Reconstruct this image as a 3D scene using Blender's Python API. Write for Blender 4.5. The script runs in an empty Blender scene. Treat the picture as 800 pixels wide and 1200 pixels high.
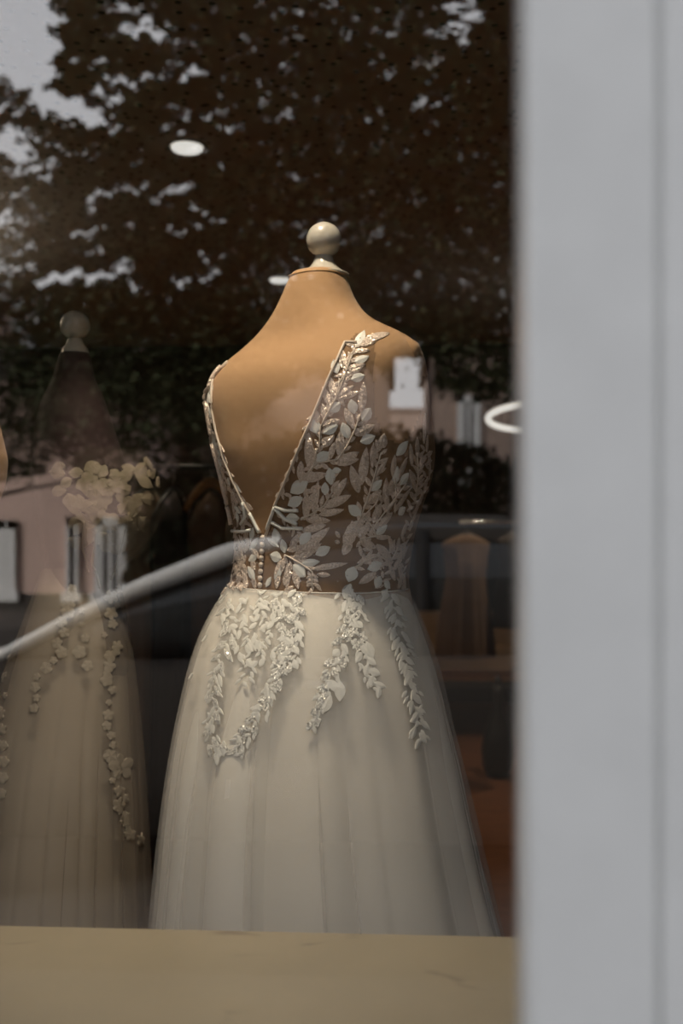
import bpy, math, random
import numpy as np
from mathutils import Vector, Matrix
from mathutils.bvhtree import BVHTree
random.seed(7); rng = np.random.default_rng(11)
PI = math.pi
sc = bpy.context.scene
col = sc.collection
# ------------------------------------------------------------------ camera
F = 35.0 / 36.0 * 1200.0            # focal length in pixels of the 800x1200 frame
YAW = math.radians(3.0)
C = Vector((0.0, -0.43, 1.5))
RV = Vector((math.cos(YAW), math.sin(YAW), 0)); FV = Vector((-math.sin(YAW), math.cos(YAW), 0)); UP = Vector((0, 0, 1))
cam_d = bpy.data.cameras.new('camera'); cam = bpy.data.objects.new('camera', cam_d); col.objects.link(cam)
cam.location = C; cam.rotation_euler = (PI / 2, 0, YAW)
cam_d.sensor_fit = 'VERTICAL'; cam_d.sensor_height = 36; cam_d.sensor_width = 24; cam_d.lens = 35
cam_d.clip_start = 0.02; cam_d.clip_end = 300
cam_d.dof.use_dof = True; cam_d.dof.focus_distance = 1.36; cam_d.dof.aperture_fstop = 3.5
sc.camera = cam
# ------------------------------------------------------------------ world, exposure
sc.view_settings.view_transform = 'Standard'; sc.view_settings.look = 'None'
sc.view_settings.exposure = 0.0; sc.view_settings.gamma = 1.0; sc.view_settings.use_curve_mapping = False
sc.cycles.use_denoising = True; sc.cycles.use_adaptive_sampling = False
sc.cycles.max_bounces = 8; sc.cycles.transparent_max_bounces = 24; sc.cycles.caustics_reflective = False
sc.cycles.caustics_refractive = False
SKY = 1.5
wd = bpy.data.worlds.new('overcast_sky'); sc.world = wd; wd.use_nodes = True
wn = wd.node_tree.nodes; wl = wd.node_tree.links
bg = wn['Background']; bg.inputs[1].default_value = SKY
tc = wn.new('ShaderNodeTexCoord'); sx = wn.new('ShaderNodeSeparateXYZ'); rp = wn.new('ShaderNodeValToRGB')
wl.new(tc.outputs['Generated'], sx.inputs[0]); wl.new(sx.outputs[2], rp.inputs[0]); wl.new(rp.outputs[0], bg.inputs[0])
rp.color_ramp.elements[0].color = (0.98, 0.97, 0.98, 1); rp.color_ramp.elements[1].color = (0.86, 0.90, 1.0, 1)

GLASS_R = 0.155      # reflectance of each face of the shop pane

def lamp(name, kind, loc, energy, color, **kw):
    d = bpy.data.lights.new(name, kind); d.energy = energy; d.color = color
    for k, v in kw.items(): setattr(d, k, v)
    o = bpy.data.objects.new(name, d); col.objects.link(o); o.location = loc
    return o

lamp('hazy_sun', 'SUN', (-20, 12, 9), 4.0, (1, .93, .86), angle=math.radians(14)).rotation_euler = Vector((.8, -.5, -.36)).to_track_quat('-Z', 'Y').to_euler()
# ------------------------------------------------------------------ helpers: places
def P(u, v, L):
    return C + FV * L + RV * ((u - 400) / F * L) + UP * ((600 - v) / F * L)
def R(u, v, L):                      # a place across the street that the pane mirrors
    p = P(u, v, L); return Vector((p.x, -p.y, p.z))
def proj_ref(p):
    q = np.stack([p[:, 0] - C.x, -p[:, 1] - C.y, p[:, 2] - C.z], 1)
    L = q[:, 0] * FV.x + q[:, 1] * FV.y; x = q[:, 0] * RV.x + q[:, 1] * RV.y
    return 400 + x / L * F, 600 - q[:, 2] / L * F
# ------------------------------------------------------------------ helpers: objects
def root_loc(o):
    while o.parent: o = o.parent
    return o.location
def obj(name, vf, m, parent=None, smooth=False, kind=None):
    v, f = vf
    off = root_loc(parent) if parent else Vector((0, 0, 0))
    me = bpy.data.meshes.new(name)
    me.from_pydata([(p[0] - off.x, p[1] - off.y, p[2] - off.z) for p in v], [], f)
    if smooth: me.polygons.foreach_set('use_smooth', [True] * len(me.polygons))
    me.materials.append(m); me.update()
    o = bpy.data.objects.new(name, me); col.objects.link(o)
    if parent: o.parent = parent
    if kind: o['kind'] = kind
    return o
def thing(name, label, cat, loc, group=None, kind=None):
    o = bpy.data.objects.new(name, None); col.objects.link(o); o.location = loc; o.empty_display_size = .05
    if kind: o['kind'] = kind
    else: o['label'] = label; o['category'] = cat
    if group: o['group'] = group
    return o
def dup(root, loc, label, group=None):
    r = root.copy(); col.objects.link(r); r.location = loc; r['label'] = label
    if group: r['group'] = group
    for ch in list(root.children):
        c = ch.copy(); col.objects.link(c); c.parent = r
        for g in ch.children:
            d = g.copy(); col.objects.link(d); d.parent = c
    return r
def join(*parts):
    V = []; Fc = []
    for v, f in parts:
        n = len(V); V += list(v); Fc += [tuple(i + n for i in q) for q in f]
    return V, Fc
def box(x0, y0, z0, x1, y1, z1):
    v = [(x, y, z) for z in (z0, z1) for y in (y0, y1) for x in (x0, x1)]
    return v, [(0, 2, 3, 1), (4, 5, 7, 6), (0, 1, 5, 4), (2, 6, 7, 3), (0, 4, 6, 2), (1, 3, 7, 5)]
def xform(vf, M):
    return [M @ Vector(p) for p in vf[0]], vf[1]
def lathe(prof, c, n=32, axis=None):
    v = []; f = []
    for r, z in prof:
        for k in range(n):
            a = 2 * PI * k / n; v.append((c[0] + r * math.cos(a), c[1] + r * math.sin(a), c[2] + z))
    for i in range(len(prof) - 1):
        for k in range(n):
            k2 = (k + 1) % n; f.append((i * n + k, i * n + k2, (i + 1) * n + k2, (i + 1) * n + k))
    f.append(tuple(range(n))[::-1]); f.append(tuple((len(prof) - 1) * n + k for k in range(n)))
    return v, f
def tube(pts, r, n=8, closed=False):
    pts = [Vector(p) for p in pts]; v = []; f = []; m = len(pts)
    rr = r if isinstance(r, (list, tuple)) else [r] * m
    for i, p in enumerate(pts):
        if closed: t = pts[(i + 1) % m] - pts[i - 1]
        else: t = pts[min(i + 1, m - 1)] - pts[max(i - 1, 0)]
        t.normalize()
        a = t.cross(UP)
        if a.length < .05: a = t.cross(Vector((1, 0, 0)))
        a.normalize(); b = t.cross(a)
        for k in range(n):
            q = 2 * PI * k / n; v.append(p + (a * math.cos(q) + b * math.sin(q)) * rr[i])
    for i in range(m if closed else m - 1):
        j = (i + 1) % m
        for k in range(n):
            k2 = (k + 1) % n; f.append((i * n + k, i * n + k2, j * n + k2, j * n + k))
    if not closed: f.append(tuple(range(n))[::-1]); f.append(tuple((m - 1) * n + k for k in range(n)))
    return v, f
def grid_faces(nr, nc, closed=True):
    f = []
    for i in range(nr - 1):
        for k in range(nc if closed else nc - 1):
            k2 = (k + 1) % nc; f.append((i * nc + k, i * nc + k2, (i + 1) * nc + k2, (i + 1) * nc + k))
    return f
# ------------------------------------------------------------------ helpers: materials
def mat(name, c, rough=.6, metal=0, var=0, scale=20, bump=0, bscale=200, coat=0, sheen=0, emit=None, estr=0, spec=.5, stretch=None):
    m = bpy.data.materials.new(name); m.use_nodes = True; nt = m.node_tree; b = nt.nodes['Principled BSDF']
    b.inputs['Base Color'].default_value = (*c, 1); b.inputs['Roughness'].default_value = rough; b.inputs['Metallic'].default_value = metal
    b.inputs['Coat Weight'].default_value = coat; b.inputs['Sheen Weight'].default_value = sheen; b.inputs['Specular IOR Level'].default_value = spec
    if emit: b.inputs['Emission Color'].default_value = (*emit, 1); b.inputs['Emission Strength'].default_value = estr
    g = nt.nodes.new('ShaderNodeNewGeometry'); src = g.outputs['Position']
    if stretch:
        mp = nt.nodes.new('ShaderNodeMapping'); mp.inputs['Scale'].default_value = stretch; nt.links.new(src, mp.inputs[0]); src = mp.outputs[0]
    if var:
        n = nt.nodes.new('ShaderNodeTexNoise'); n.inputs['Scale'].default_value = scale; n.inputs['Detail'].default_value = 4; nt.links.new(src, n.inputs[0])
        r = nt.nodes.new('ShaderNodeValToRGB'); r.color_ramp.elements[0].position = .3; r.color_ramp.elements[1].position = .7
        r.color_ramp.elements[0].color = (*[x * (1 - var) for x in c], 1); r.color_ramp.elements[1].color = (*[min(1, x * (1 + var)) for x in c], 1)
        nt.links.new(n.outputs[0], r.inputs[0]); nt.links.new(r.outputs[0], b.inputs['Base Color'])
    if bump:
        n2 = nt.nodes.new('ShaderNodeTexNoise'); n2.inputs['Scale'].default_value = bscale; nt.links.new(src, n2.inputs[0])
        bp = nt.nodes.new('ShaderNodeBump'); bp.inputs['Strength'].default_value = bump; bp.inputs['Distance'].default_value = .002
        nt.links.new(n2.outputs[0], bp.inputs['Height']); nt.links.new(bp.outputs[0], b.inputs['Normal'])
    return m
def sheer(name, c, alpha, trans=.35, weave=0):
    m = bpy.data.materials.new(name); m.use_nodes = True; nt = m.node_tree; nt.nodes.clear()
    out = nt.nodes.new('ShaderNodeOutputMaterial'); mix = nt.nodes.new('ShaderNodeMixShader'); mix2 = nt.nodes.new('ShaderNodeMixShader')
    tr = nt.nodes.new('ShaderNodeBsdfTransparent'); df = nt.nodes.new('ShaderNodeBsdfDiffuse'); tl = nt.nodes.new('ShaderNodeBsdfTranslucent')
    df.inputs[0].default_value = (*c, 1); tl.inputs[0].default_value = (*c, 1)
    mix2.inputs[0].default_value = trans; nt.links.new(df.outputs[0], mix2.inputs[1]); nt.links.new(tl.outputs[0], mix2.inputs[2])
    mix.inputs[0].default_value = alpha
    nt.links.new(tr.outputs[0], mix.inputs[1]); nt.links.new(mix2.outputs[0], mix.inputs[2]); nt.links.new(mix.outputs[0], out.inputs[0])
    return m
def glitter(name, c, scale=900, metal=.25):
    m = mat(name, c, .3, metal); nt = m.node_tree; b = nt.nodes['Principled BSDF']
    g = nt.nodes.new('ShaderNodeNewGeometry'); vo = nt.nodes.new('ShaderNodeTexVoronoi'); vo.inputs['Scale'].default_value = scale
    nt.links.new(g.outputs['Position'], vo.inputs['Vector'])
    sub = nt.nodes.new('ShaderNodeVectorMath'); sub.operation = 'SUBTRACT'; sub.inputs[1].default_value = (.5, .5, .5); nt.links.new(vo.outputs['Color'], sub.inputs[0])
    sc_ = nt.nodes.new('ShaderNodeVectorMath'); sc_.operation = 'SCALE'; sc_.inputs['Scale'].default_value = 1.1; nt.links.new(sub.outputs[0], sc_.inputs[0])
    ad = nt.nodes.new('ShaderNodeVectorMath'); ad.operation = 'ADD'; nt.links.new(g.outputs['Normal'], ad.inputs[0]); nt.links.new(sc_.outputs[0], ad.inputs[1])
    no = nt.nodes.new('ShaderNodeVectorMath'); no.operation = 'NORMALIZE'; nt.links.new(ad.outputs[0], no.inputs[0]); nt.links.new(no.outputs[0], b.inputs['Normal'])
    mr = nt.nodes.new('ShaderNodeMapRange'); nt.links.new(vo.outputs['Color'], mr.inputs[0]); mr.inputs[3].default_value = .62; mr.inputs[4].default_value = 1.25
    mu = nt.nodes.new('ShaderNodeVectorMath'); mu.operation = 'SCALE'; mu.inputs[0].default_value = c; nt.links.new(mr.outputs[0], mu.inputs['Scale']); nt.links.new(mu.outputs[0], b.inputs['Base Color'])
    return m
M = {}
M['pane'] = m = bpy.data.materials.new('shop_glass'); m.use_nodes = True; nt = m.node_tree; nt.nodes.clear()
o_ = nt.nodes.new('ShaderNodeOutputMaterial'); mx = nt.nodes.new('ShaderNodeMixShader'); t_ = nt.nodes.new('ShaderNodeBsdfTransparent'); g_ = nt.nodes.new('ShaderNodeBsdfGlossy')
t_.inputs[0].default_value = (.985, .985, .98, 1); g_.inputs['Roughness'].default_value = 0; g_.inputs[0].default_value = (1, 1, 1, 1)
lw = nt.nodes.new('ShaderNodeLayerWeight'); lw.inputs[0].default_value = .5; pw = nt.nodes.new('ShaderNodeMath'); pw.operation = 'POWER'; pw.inputs[1].default_value = 5
ma = nt.nodes.new('ShaderNodeMath'); ma.operation = 'MULTIPLY_ADD'; ma.inputs[1].default_value = 1 - GLASS_R; ma.inputs[2].default_value = GLASS_R
nt.links.new(lw.outputs['Facing'], pw.inputs[0]); nt.links.new(pw.outputs[0], ma.inputs[0]); nt.links.new(ma.outputs[0], mx.inputs[0])
nt.links.new(t_.outputs[0], mx.inputs[1]); nt.links.new(g_.outputs[0], mx.inputs[2]); nt.links.new(mx.outputs[0], o_.inputs[0])
M['white_paint'] = mat('white_paint', (.66, .665, .655), .35, var=.03, scale=30)
M['marble'] = m = mat('marble', (.26, .215, .14), .35, var=.10, scale=5)
nt = m.node_tree; b = nt.nodes['Principled BSDF']; prev = b.inputs['Base Color'].links[0].from_socket
g = nt.nodes.new('ShaderNodeNewGeometry'); n = nt.nodes.new('ShaderNodeTexNoise'); n.inputs['Scale'].default_value = 9; n.inputs['Detail'].default_value = 6; n.inputs['Distortion'].default_value = 1.2
mp = nt.nodes.new('ShaderNodeMapping'); mp.inputs['Scale'].default_value = (1, 2.2, 1); mp.inputs['Rotation'].default_value = (0, 0, .5); nt.links.new(g.outputs['Position'], mp.inputs[0]); nt.links.new(mp.outputs[0], n.inputs[0])
r = nt.nodes.new('ShaderNodeValToRGB'); r.color_ramp.elements[0].position = .64; r.color_ramp.elements[0].color = (0, 0, 0, 1); r.color_ramp.elements[1].position = .74; r.color_ramp.elements[1].color = (.8, .8, .8, 1)
mi = nt.nodes.new('ShaderNodeMix'); mi.data_type = 'RGBA'; nt.links.new(n.outputs[0], r.inputs[0]); nt.links.new(r.outputs[0], mi.inputs['Factor']); nt.links.new(prev, mi.inputs['A']); mi.inputs['B'].default_value = (.15, .11, .07, 1); nt.links.new(mi.outputs['Result'], b.inputs['Base Color'])
M['ceiling'] = m = mat('perforated_ceiling', (.42, .34, .25), .9)
nt = m.node_tree; b = nt.nodes['Principled BSDF']; g = nt.nodes.new('ShaderNodeNewGeometry'); vo = nt.nodes.new('ShaderNodeTexVoronoi'); vo.voronoi_dimensions = '2D'; vo.inputs['Scale'].default_value = 17; nt.links.new(g.outputs['Position'], vo.inputs['Vector'])
r = nt.nodes.new('ShaderNodeValToRGB'); r.color_ramp.interpolation = 'CONSTANT'; r.color_ramp.elements[0].color = (.05, .04, .03, 1); r.color_ramp.elements[1].position = .14; r.color_ramp.elements[1].color = (.52, .455, .375, 1)
nt.links.new(vo.outputs['Distance'], r.inputs[0]); nt.links.new(r.outputs[0], b.inputs['Base Color'])
M['wall'] = mat('dark_brown_wall', (.075, .06, .05), .8, var=.15, scale=3)
M['floor'] = mat('red_brown_floorboard', (.16, .065, .03), .35, var=.3, scale=6, stretch=(1, 8, 1))
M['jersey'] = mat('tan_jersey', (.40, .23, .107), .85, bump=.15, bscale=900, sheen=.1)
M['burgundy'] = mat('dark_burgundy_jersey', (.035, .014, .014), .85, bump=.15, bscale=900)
M['ivory'] = mat('ivory_plastic', (.50, .46, .39), .25, coat=.3)
M['black'] = mat('black_plastic', (.012, .012, .013), .35)
M['chrome'] = mat('chrome', (.75, .74, .72), .18, 1)
M['satin'] = mat('white_satin_leaf', (.79, .765, .69), .45, sheen=.2)
M['glit'] = glitter('sequin_leaf', (.80, .65, .53))
M['glitw'] = glitter('white_sequin_leaf', (.80, .77, .695), 800, .05)
M['bead'] = mat('glass_bead', (1, .97, .92), .05, .6)
M['cord'] = mat('beige_cord', (.68, .57, .46), .6)
M['lining'] = mat('ivory_lining', (.86, .81, .72), .6, bump=.1, bscale=600)
M['tulle'] = sheer('white_tulle', (.89, .85, .775), .27, .15)
M['net'] = sheer('illusion_net', (.20, .14, .10), .34)
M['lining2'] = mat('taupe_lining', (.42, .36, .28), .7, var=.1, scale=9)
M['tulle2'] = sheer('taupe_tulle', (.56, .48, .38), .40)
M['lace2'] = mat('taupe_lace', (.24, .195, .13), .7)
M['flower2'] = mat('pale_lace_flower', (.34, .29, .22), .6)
M['emit'] = mat('lamp_disc', (.9, .9, .85), .5, emit=(1, .985, .92), estr=.92)
M['tan_up'] = mat('tan_upholstery', (.25, .155, .085), .8, var=.1, scale=8)
M['wood'] = mat('orange_wood', (.42, .2, .07), .4, var=.2, scale=15, stretch=(1, 1, 6))
M['gown_a'] = mat('mocha_gown', (.20, .145, .095), .8, var=.1, scale=6)
M['gown_b'] = mat('dark_gown', (.05, .038, .032), .8)
M['gown_c'] = mat('beige_gown', (.33, .25, .17), .8, var=.1, scale=6)
M['gown_d'] = mat('brown_gown', (.17, .10, .06), .8, var=.12, scale=6)
M['leafg'] = mat('tree_leaf', (.050, .058, .026), .7, var=.3, scale=4, spec=.2)
M['hedge'] = mat('hedge_leaf', (.022, .026, .014), .8, spec=.15)
M['bark'] = mat('bark', (.045, .034, .026), .9, var=.3, scale=12, bump=.5, bscale=30)
M['pink'] = mat('pink_render', (.74, .54, .46), .85, var=.06, scale=2)
M['cream'] = mat('cream_render', (.50, .375, .31), .85, var=.06, scale=2)
M['trim'] = mat('white_trim', (.85, .85, .84), .5)
M['roof'] = mat('dark_roof_tile', (.09, .06, .05), .8, var=.2, scale=6)
M['winglass'] = mat('curtained_window_glass', (.20, .20, .195), .06, spec=.6)
M['asphalt'] = mat('asphalt', (.045, .043, .042), .85, var=.2, scale=20)
M['paving'] = mat('paving', (.075, .068, .060), .8, var=.15, scale=5)
M['kerb'] = mat('kerb_stone', (.07, .066, .06), .8)
M['stone'] = mat('shop_front_render', (.45, .42, .38), .8, var=.05, scale=4)
M['carpaint'] = mat('dark_car_paint', (.030, .026, .022), .7, spec=.2)
M['silver'] = mat('pillar_highlight_tone', (.55, .535, .50), .45, .2)  # sky light on the car pillar, put into the colour
M['carglass'] = mat('car_glass', (.02, .022, .022), .06, spec=.4)
M['rubber'] = mat('rubber', (.02, .02, .02), .8, spec=.1)
M['lampglow'] = mat('street_lamp_diffuser', (.9, .9, .9), .4, emit=(1, .96, .95), estr=1.6)

# ================================================================== the setting
FL = 0.20; CZ = 2.65
st = 'structure'
obj('floor', box(-3.2, .12, FL - .1, 3.0, 6.5, FL), M['floor'], kind=st)
obj('ceiling', box(-3.2, .0, CZ, 3.0, 6.5, CZ + .12), M['ceiling'], kind=st)
obj('wall_back', box(-3.3, 6.4, FL - .1, 3.1, 6.5, CZ + .1), M['wall'], kind=st)
obj('wall_left', box(-3.3, .1, FL - .1, -3.2, 6.5, CZ + .1), M['wall'], kind=st)
obj('wall_right', box(3.0, .1, FL - .1, 3.1, 6.5, CZ + .1), M['wall'], kind=st)
obj('baseboard_back', box(-3.2, 6.38, FL, 3.0, 6.4, FL + .1), M['black'], kind=st)
obj('wall_front', join(box(-3.3, 0.0, -.15, 3.1, .2, 1.0), box(-3.3, 0, 2.55, 3.1, .12, 5.0), box(-3.3, 0, 1.0, -1.9, .12, 2.55), box(.75, 0, 1.0, 3.1, .12, 2.55)), M['stone'], kind=st)
win = thing('window_1', '', '', (0, 0, 1.0), kind=st)
obj('glass_pane', box(-1.84, .012, 1.0, .13, .017, 2.5), M['pane'], win)
# foreground mullion: rounded left edge, a shallow groove, proud right moulding
X0 = .0555
prof = [(X0, .022), (X0, -.006), (X0 + .001, -.009), (X0 + .004, -.011), (X0 + .052, -.011), (X0 + .0535, -.0085), (X0 + .0555, -.0085), (X0 + .057, -.0115), (X0 + .125, -.0115), (X0 + .13, -.008), (X0 + .13, .022)]
v = [(x, y, z) for z in (.96, 2.55) for x, y in prof]; k = len(prof)
obj('mullion', (v, [(i, (i + 1) % k, (i + 1) % k + k, i + k) for i in range(k)] + [tuple(range(k))[::-1], tuple(range(k, 2 * k))]), M['white_paint'], win)
obj('left_jamb', box(-1.92, -.012, .96, -1.83, .11, 2.56), M['white_paint'], win)
obj('head_rail', box(-1.92, -.012, 2.48, .75, .11, 2.56), M['white_paint'], win)
obj('glass_pane', box(X0 + .12, .012, 1.0, .72, .017, 2.5), M['pane'], win)
obj('right_jamb', box(.70, -.012, .96, .76, .11, 2.56), M['white_paint'], win)
sb = P(300, 1093.5, 1.05).z
obj('window_sill', join(box(-1.9, .02, sb - .045, .74, .618, sb)), M['marble'], win)
obj('bottom_rail', box(-1.92, -.012, .95, .75, .02, 1.0), M['white_paint'], win)

# ================================================================== dress forms
def dense(rows, n, ks):
    a = np.array(rows, float); v = np.linspace(a[0, 0], a[-1, 0], n)
    out = [v]
    for j in range(1, a.shape[1]):
        y = np.interp(v, a[:, 0], a[:, j]); pad = ks
        yp = np.concatenate([2 * y[0] - y[1:pad + 1][::-1], y, 2 * y[-1] - y[-pad - 1:-1][::-1]])
        ker = np.hanning(2 * pad + 3)[1:-1]; ker /= ker.sum()
        out.append(np.convolve(yp, ker, 'valid'))
    return np.stack(out, 1)
def rings(rows, L0, th, nseg, ex=2.3, mod=None):
    s = L0 / F; rv = RV * math.cos(th) - FV * math.sin(th); fv = RV * math.sin(th) + FV * math.cos(th)
    V = []
    for v, l, r, q in rows:
        w = (r - l) / 2 * s; a = w / math.sqrt(math.cos(th) ** 2 + (q * math.sin(th)) ** 2); b = a * q
        c = P((l + r) / 2, v, L0)
        for k in range(nseg):
            ph = 2 * PI * k / nseg; m = mod(v, ph) if mod else 1
            if isinstance(m, tuple): m, dp = m; ph += dp
            cx = math.cos(ph); sy = math.sin(ph)
            x = math.copysign(abs(cx) ** (2 / ex), cx); y = math.copysign(abs(sy) ** (2 / ex), sy)
            V.append(c + rv * (a * x * m) + fv * (b * y * m))
    return V
TH = math.radians(40)
BODY = [(320, 344, 402, .95), (324, 341, 405, .95), (335, 336, 408, .92), (350, 330, 413, .88), (365, 322, 421, .8), (380, 311, 434, .68), (390, 300, 452, .6), (398, 291, 467, .56), (406, 280, 478, .55), (415, 268, 485, .56),
        (425, 257, 489, .58), (440, 246, 492, .62), (460, 243, 494, .66), (480, 245, 496, .70), (500, 250, 499, .74), (530, 256, 503, .8), (560, 263, 500, .8), (590, 270, 490, .78), (620, 275, 481, .76), (650, 276, 476, .76), (680, 273, 473, .78), (720, 268, 480, .8), (800, 256, 492, .85), (870, 262, 488, .85), (900, 280, 470, .85)]
def body_mod(v, ph):
    d = (ph - 1.5 * PI)
    g = 1.0
    w = max(0, 1 - abs((v - 530) / 130))
    g -= .055 * w * math.exp(-(d / .22) ** 2)
    w2 = max(0, 1 - abs((v - 470) / 80))
    g += .03 * w2 * (math.exp(-((d - .6) / .3) ** 2) + math.exp(-((d + .6) / .3) ** 2))
    return g
def capped(V, n, nr):
    f = grid_faces(nr, n); f = [q[::-1] for q in f]
    f.append(tuple(range(n))); f.append(tuple((nr - 1) * n + k for k in range(n))[::-1]); return V, f
def make_form(label, rows, L0, th, jersey, capu, capv, scale, zfloor, cw=1.0):
    s = L0 / F
    base = P((rows[0][1] + rows[0][2]) / 2, 600, L0); base.z = zfloor
    t = thing('dress_form', label, 'dress form', base)
    d = dense(rows, 130, 3); bv = capped(rings(d, L0, th, 96, 2.3, body_mod), 96, len(d))
    body = obj('body', bv, jersey, t, True)
    c = P(capu, capv, L0); k = s * scale
    obj('neck_cap', lathe([(29.5 * k * cw, -3 * k), (29.5 * k * cw, 0), (24 * k * (.4 + .6 * cw), 2.5 * k), (18 * k, 7 * k), (13 * k, 13 * k), (10.5 * k, 19 * k), (10 * k, 22 * k)], c, 40), M['ivory'], t, True)
    kn = [(10 * k, 21 * k), (12.5 * k, 24 * k)] + [(20.7 * k * math.sin(a), (40 - 20.7 * math.cos(a)) * k) for a in np.linspace(.75, 3.1, 18)]
    obj('finial', lathe(kn, c, 40), M['ivory'], t, True)
    rv = RV * math.cos(th) - FV * math.sin(th)
    rr = d[int(len(d) * .0)]
    lo = rows[-1]; cb = P((lo[1] + lo[2]) / 2, lo[0] - 5, L0)
    obj('pole', lathe([(.014, zfloor + .03 - cb.z), (.014, 0)], cb, 16), M['chrome'], t, True)
    obj('base', lathe([(.16, 0), (.16, .012), (.12, .024), (.03, .034), (.02, .06)], (cb.x, cb.y, zfloor), 32), M['black'], t, True)
    return t, bv, rv
CAPU, CAPV = 379.5, 321.5
form1, bv1, rv1 = make_form('tan jersey dress form with a round ivory finial, wearing the low-backed white gown', BODY, 1.43, TH, M['jersey'], CAPU, CAPV, 1, FL)
# neck ring seam and the flat cap of the right arm stump
pts = rings([(325, 340, 406, .95)], 1.432, TH, 48)
obj('collar_seam', tube(pts, .0012, 6, True), mat('seam', (.5, .3, .13), .8), form1, True)
ac = P(474, 421, 1.345)
ax = (RV * .93 - FV * .25 + UP * -.28).normalized(); rot = ax.to_track_quat('Z', 'Y').to_matrix().to_4x4()
obj('arm_plate', xform(lathe([(.001, .020), (.012, .0195), (.020, .017), (.0255, .012), (.028, .004), (.029, -.004), (.0285, -.03)], (0, 0, 0), 32), Matrix.Translation(ac) @ rot @ Matrix.Diagonal((.85, 1.0, 1, 1))), M['jersey'], form1, True)

# ================================================================== gown 1
def fold(seed, ks, A, v0, v1):
    rs = random.Random(seed); ph = [rs.uniform(0, 2 * PI) for _ in ks]
    def f(v, p):
        t = min(1, max(0, (v - v0) / (v1 - v0))); s = 0
        for k, h, w in zip(ks, ph, (1, .8, .55, .35)):
            x = math.cos(k * p + h + .5 * math.sin(p * 2 + h)); s += w * (x if x > 0 else x * .6)
        return 1 + A * t * s
    return f
def pleat(seed, k, A, v0, v1, lap=1.25):
    # gathered cloth: the angle runs back on itself so that neighbouring pleats lie over each other
    rs = random.Random(seed); h = [rs.uniform(0, 2 * PI) for _ in range(6)]
    def f(v, p):
        t = min(1, max(0, (v - v0) / (v1 - v0))); t = t * t * (3 - 2 * t)
        q = k * p + h[0] + 1.1 * math.sin(2 * p + h[1]) + .8 * math.sin(3 * p + h[2]) + .25 * math.sin(v / 130 + h[4])
        am = .62 + .38 * math.sin(3 * p + h[3])
        return 1 + A * t * am * (math.cos(q) + .35 * math.cos(2 * q + h[5])), lap * t * am * math.sin(q) / k
    return f
TUL = [(686, 266, 475, .78), (700, 257, 481, .8), (720, 245, 490, .83), (750, 231, 502, .86), (790, 219, 514, .88), (850, 206, 526, .88), (900, 197, 538, .88), (950, 190, 550, .88), (1000, 184, 561, .88), (1050, 179, 572, .88), (1095, 175, 583, .88), (1300, 160, 632, .86), (1655, 140, 700, .84)]
LIN = [(687, 269, 473, .78), (700, 262, 478, .8), (720, 251, 485, .83), (750, 238, 494, .86), (790, 227, 503, .87), (850, 215, 512, .87), (900, 207, 522, .87), (950, 201, 531, .87), (1000, 196, 542, .87), (1050, 192, 554, .87), (1095, 188, 566, .87), (1300, 176, 606, .85), (1655, 158, 670, .82)]
def skirt(name, rows, L0, th, f, m, root, n=480, nr=80):
    d = dense(rows, nr, 2); V = rings(d, L0, th, n, 2.1, f); vf = (V, [q[::-1] for q in grid_faces(nr, n)])
    return obj(name, vf, m, root, True), vf
gb = P(375, 600, 1.43); gb.z = FL
gown1 = thing('wedding_gown', 'white wedding gown with deep V back, leafy lace and tulle skirt, on tan dress form', 'gown', gb)
_, lv1 = skirt('skirt_lining', LIN, 1.43, TH, pleat(5, 12, .07, 680, 900, 1.35), M['lining'], gown1)
_, tv1 = skirt('tulle_overskirt', TUL, 1.43, TH, pleat(9, 14, .022, 690, 940, 1.6), M['tulle'], gown1)
# second, inner tulle layer
MID = [(a, b + (c2 - b) * .5 + (l2 - b) * 0 if False else b + .45 * (l2 - b), c2 + .45 * (r2 - c2), q) for (a, b, c2, q), (_, l2, r2, _) in zip(TUL, LIN)]
skirt('tulle_underskirt', MID, 1.43, TH, pleat(21, 17, .020, 690, 940, 1.6), M['tulle'], gown1)
# surface that the lace lies on
def bvh(*vfs):
    V, Fc = join(*vfs); return BVHTree.FromPolygons([tuple(p) for p in V], Fc)
SURF1 = bvh(bv1, (tv1[0], tv1[1]))
def hit(S, u, v, L0):
    d = (P(u, v, 1) - C).normalized(); h = S.ray_cast(C, d)
    if h[0] is None or (h[0] - C).dot(FV) > L0 + .12: h = S.find_nearest(P(u, v, L0))
    n = h[1].copy()
    if n.dot(d) > .25: n = -n
    return h[0], n
def leaf_mesh(S, L0, u0, v0, u1, v1, w, pf, lift=.0013, puff=.0007):
    p0, n0 = hit(S, u0, v0, L0); p1, n1 = hit(S, u1, v1, L0)
    n = (n0 + n1).normalized(); ax = p1 - p0
    mx = 1.35 * math.hypot(u1 - u0, v1 - v0) * L0 / F
    if ax.length > mx: ax = ax.normalized() * mx
    if ax.length < 1e-4: ax = UP * .005
    sd = ax.cross(n).normalized(); hw = w / 2 * L0 / F
    V = []
    for t, k in pf:
        c = p0 + ax * t
        for e, h in ((-1, -.0006), (-1, lift), (0, lift + puff), (1, lift), (1, -.0006)):
            q = c + sd * (hw * k * e); loc, nn, _, _ = S.find_nearest(q)
            if nn.dot(n) < 0: nn = n
            if (loc - q).length > .012: loc = q
            V.append(loc + nn * h)
    nr = len(pf); f = grid_faces(nr, 5, False); f = [q[::-1] for q in f] if False else f
    return V, f
PS = [(0, .10), (.1, .40), (.28, .86), (.5, 1), (.72, .78), (.9, .34), (1, .03)]
PG = [(0, .20), (.12, .62), (.35, 1), (.6, .95), (.82, .62), (1, .08)]
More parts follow.
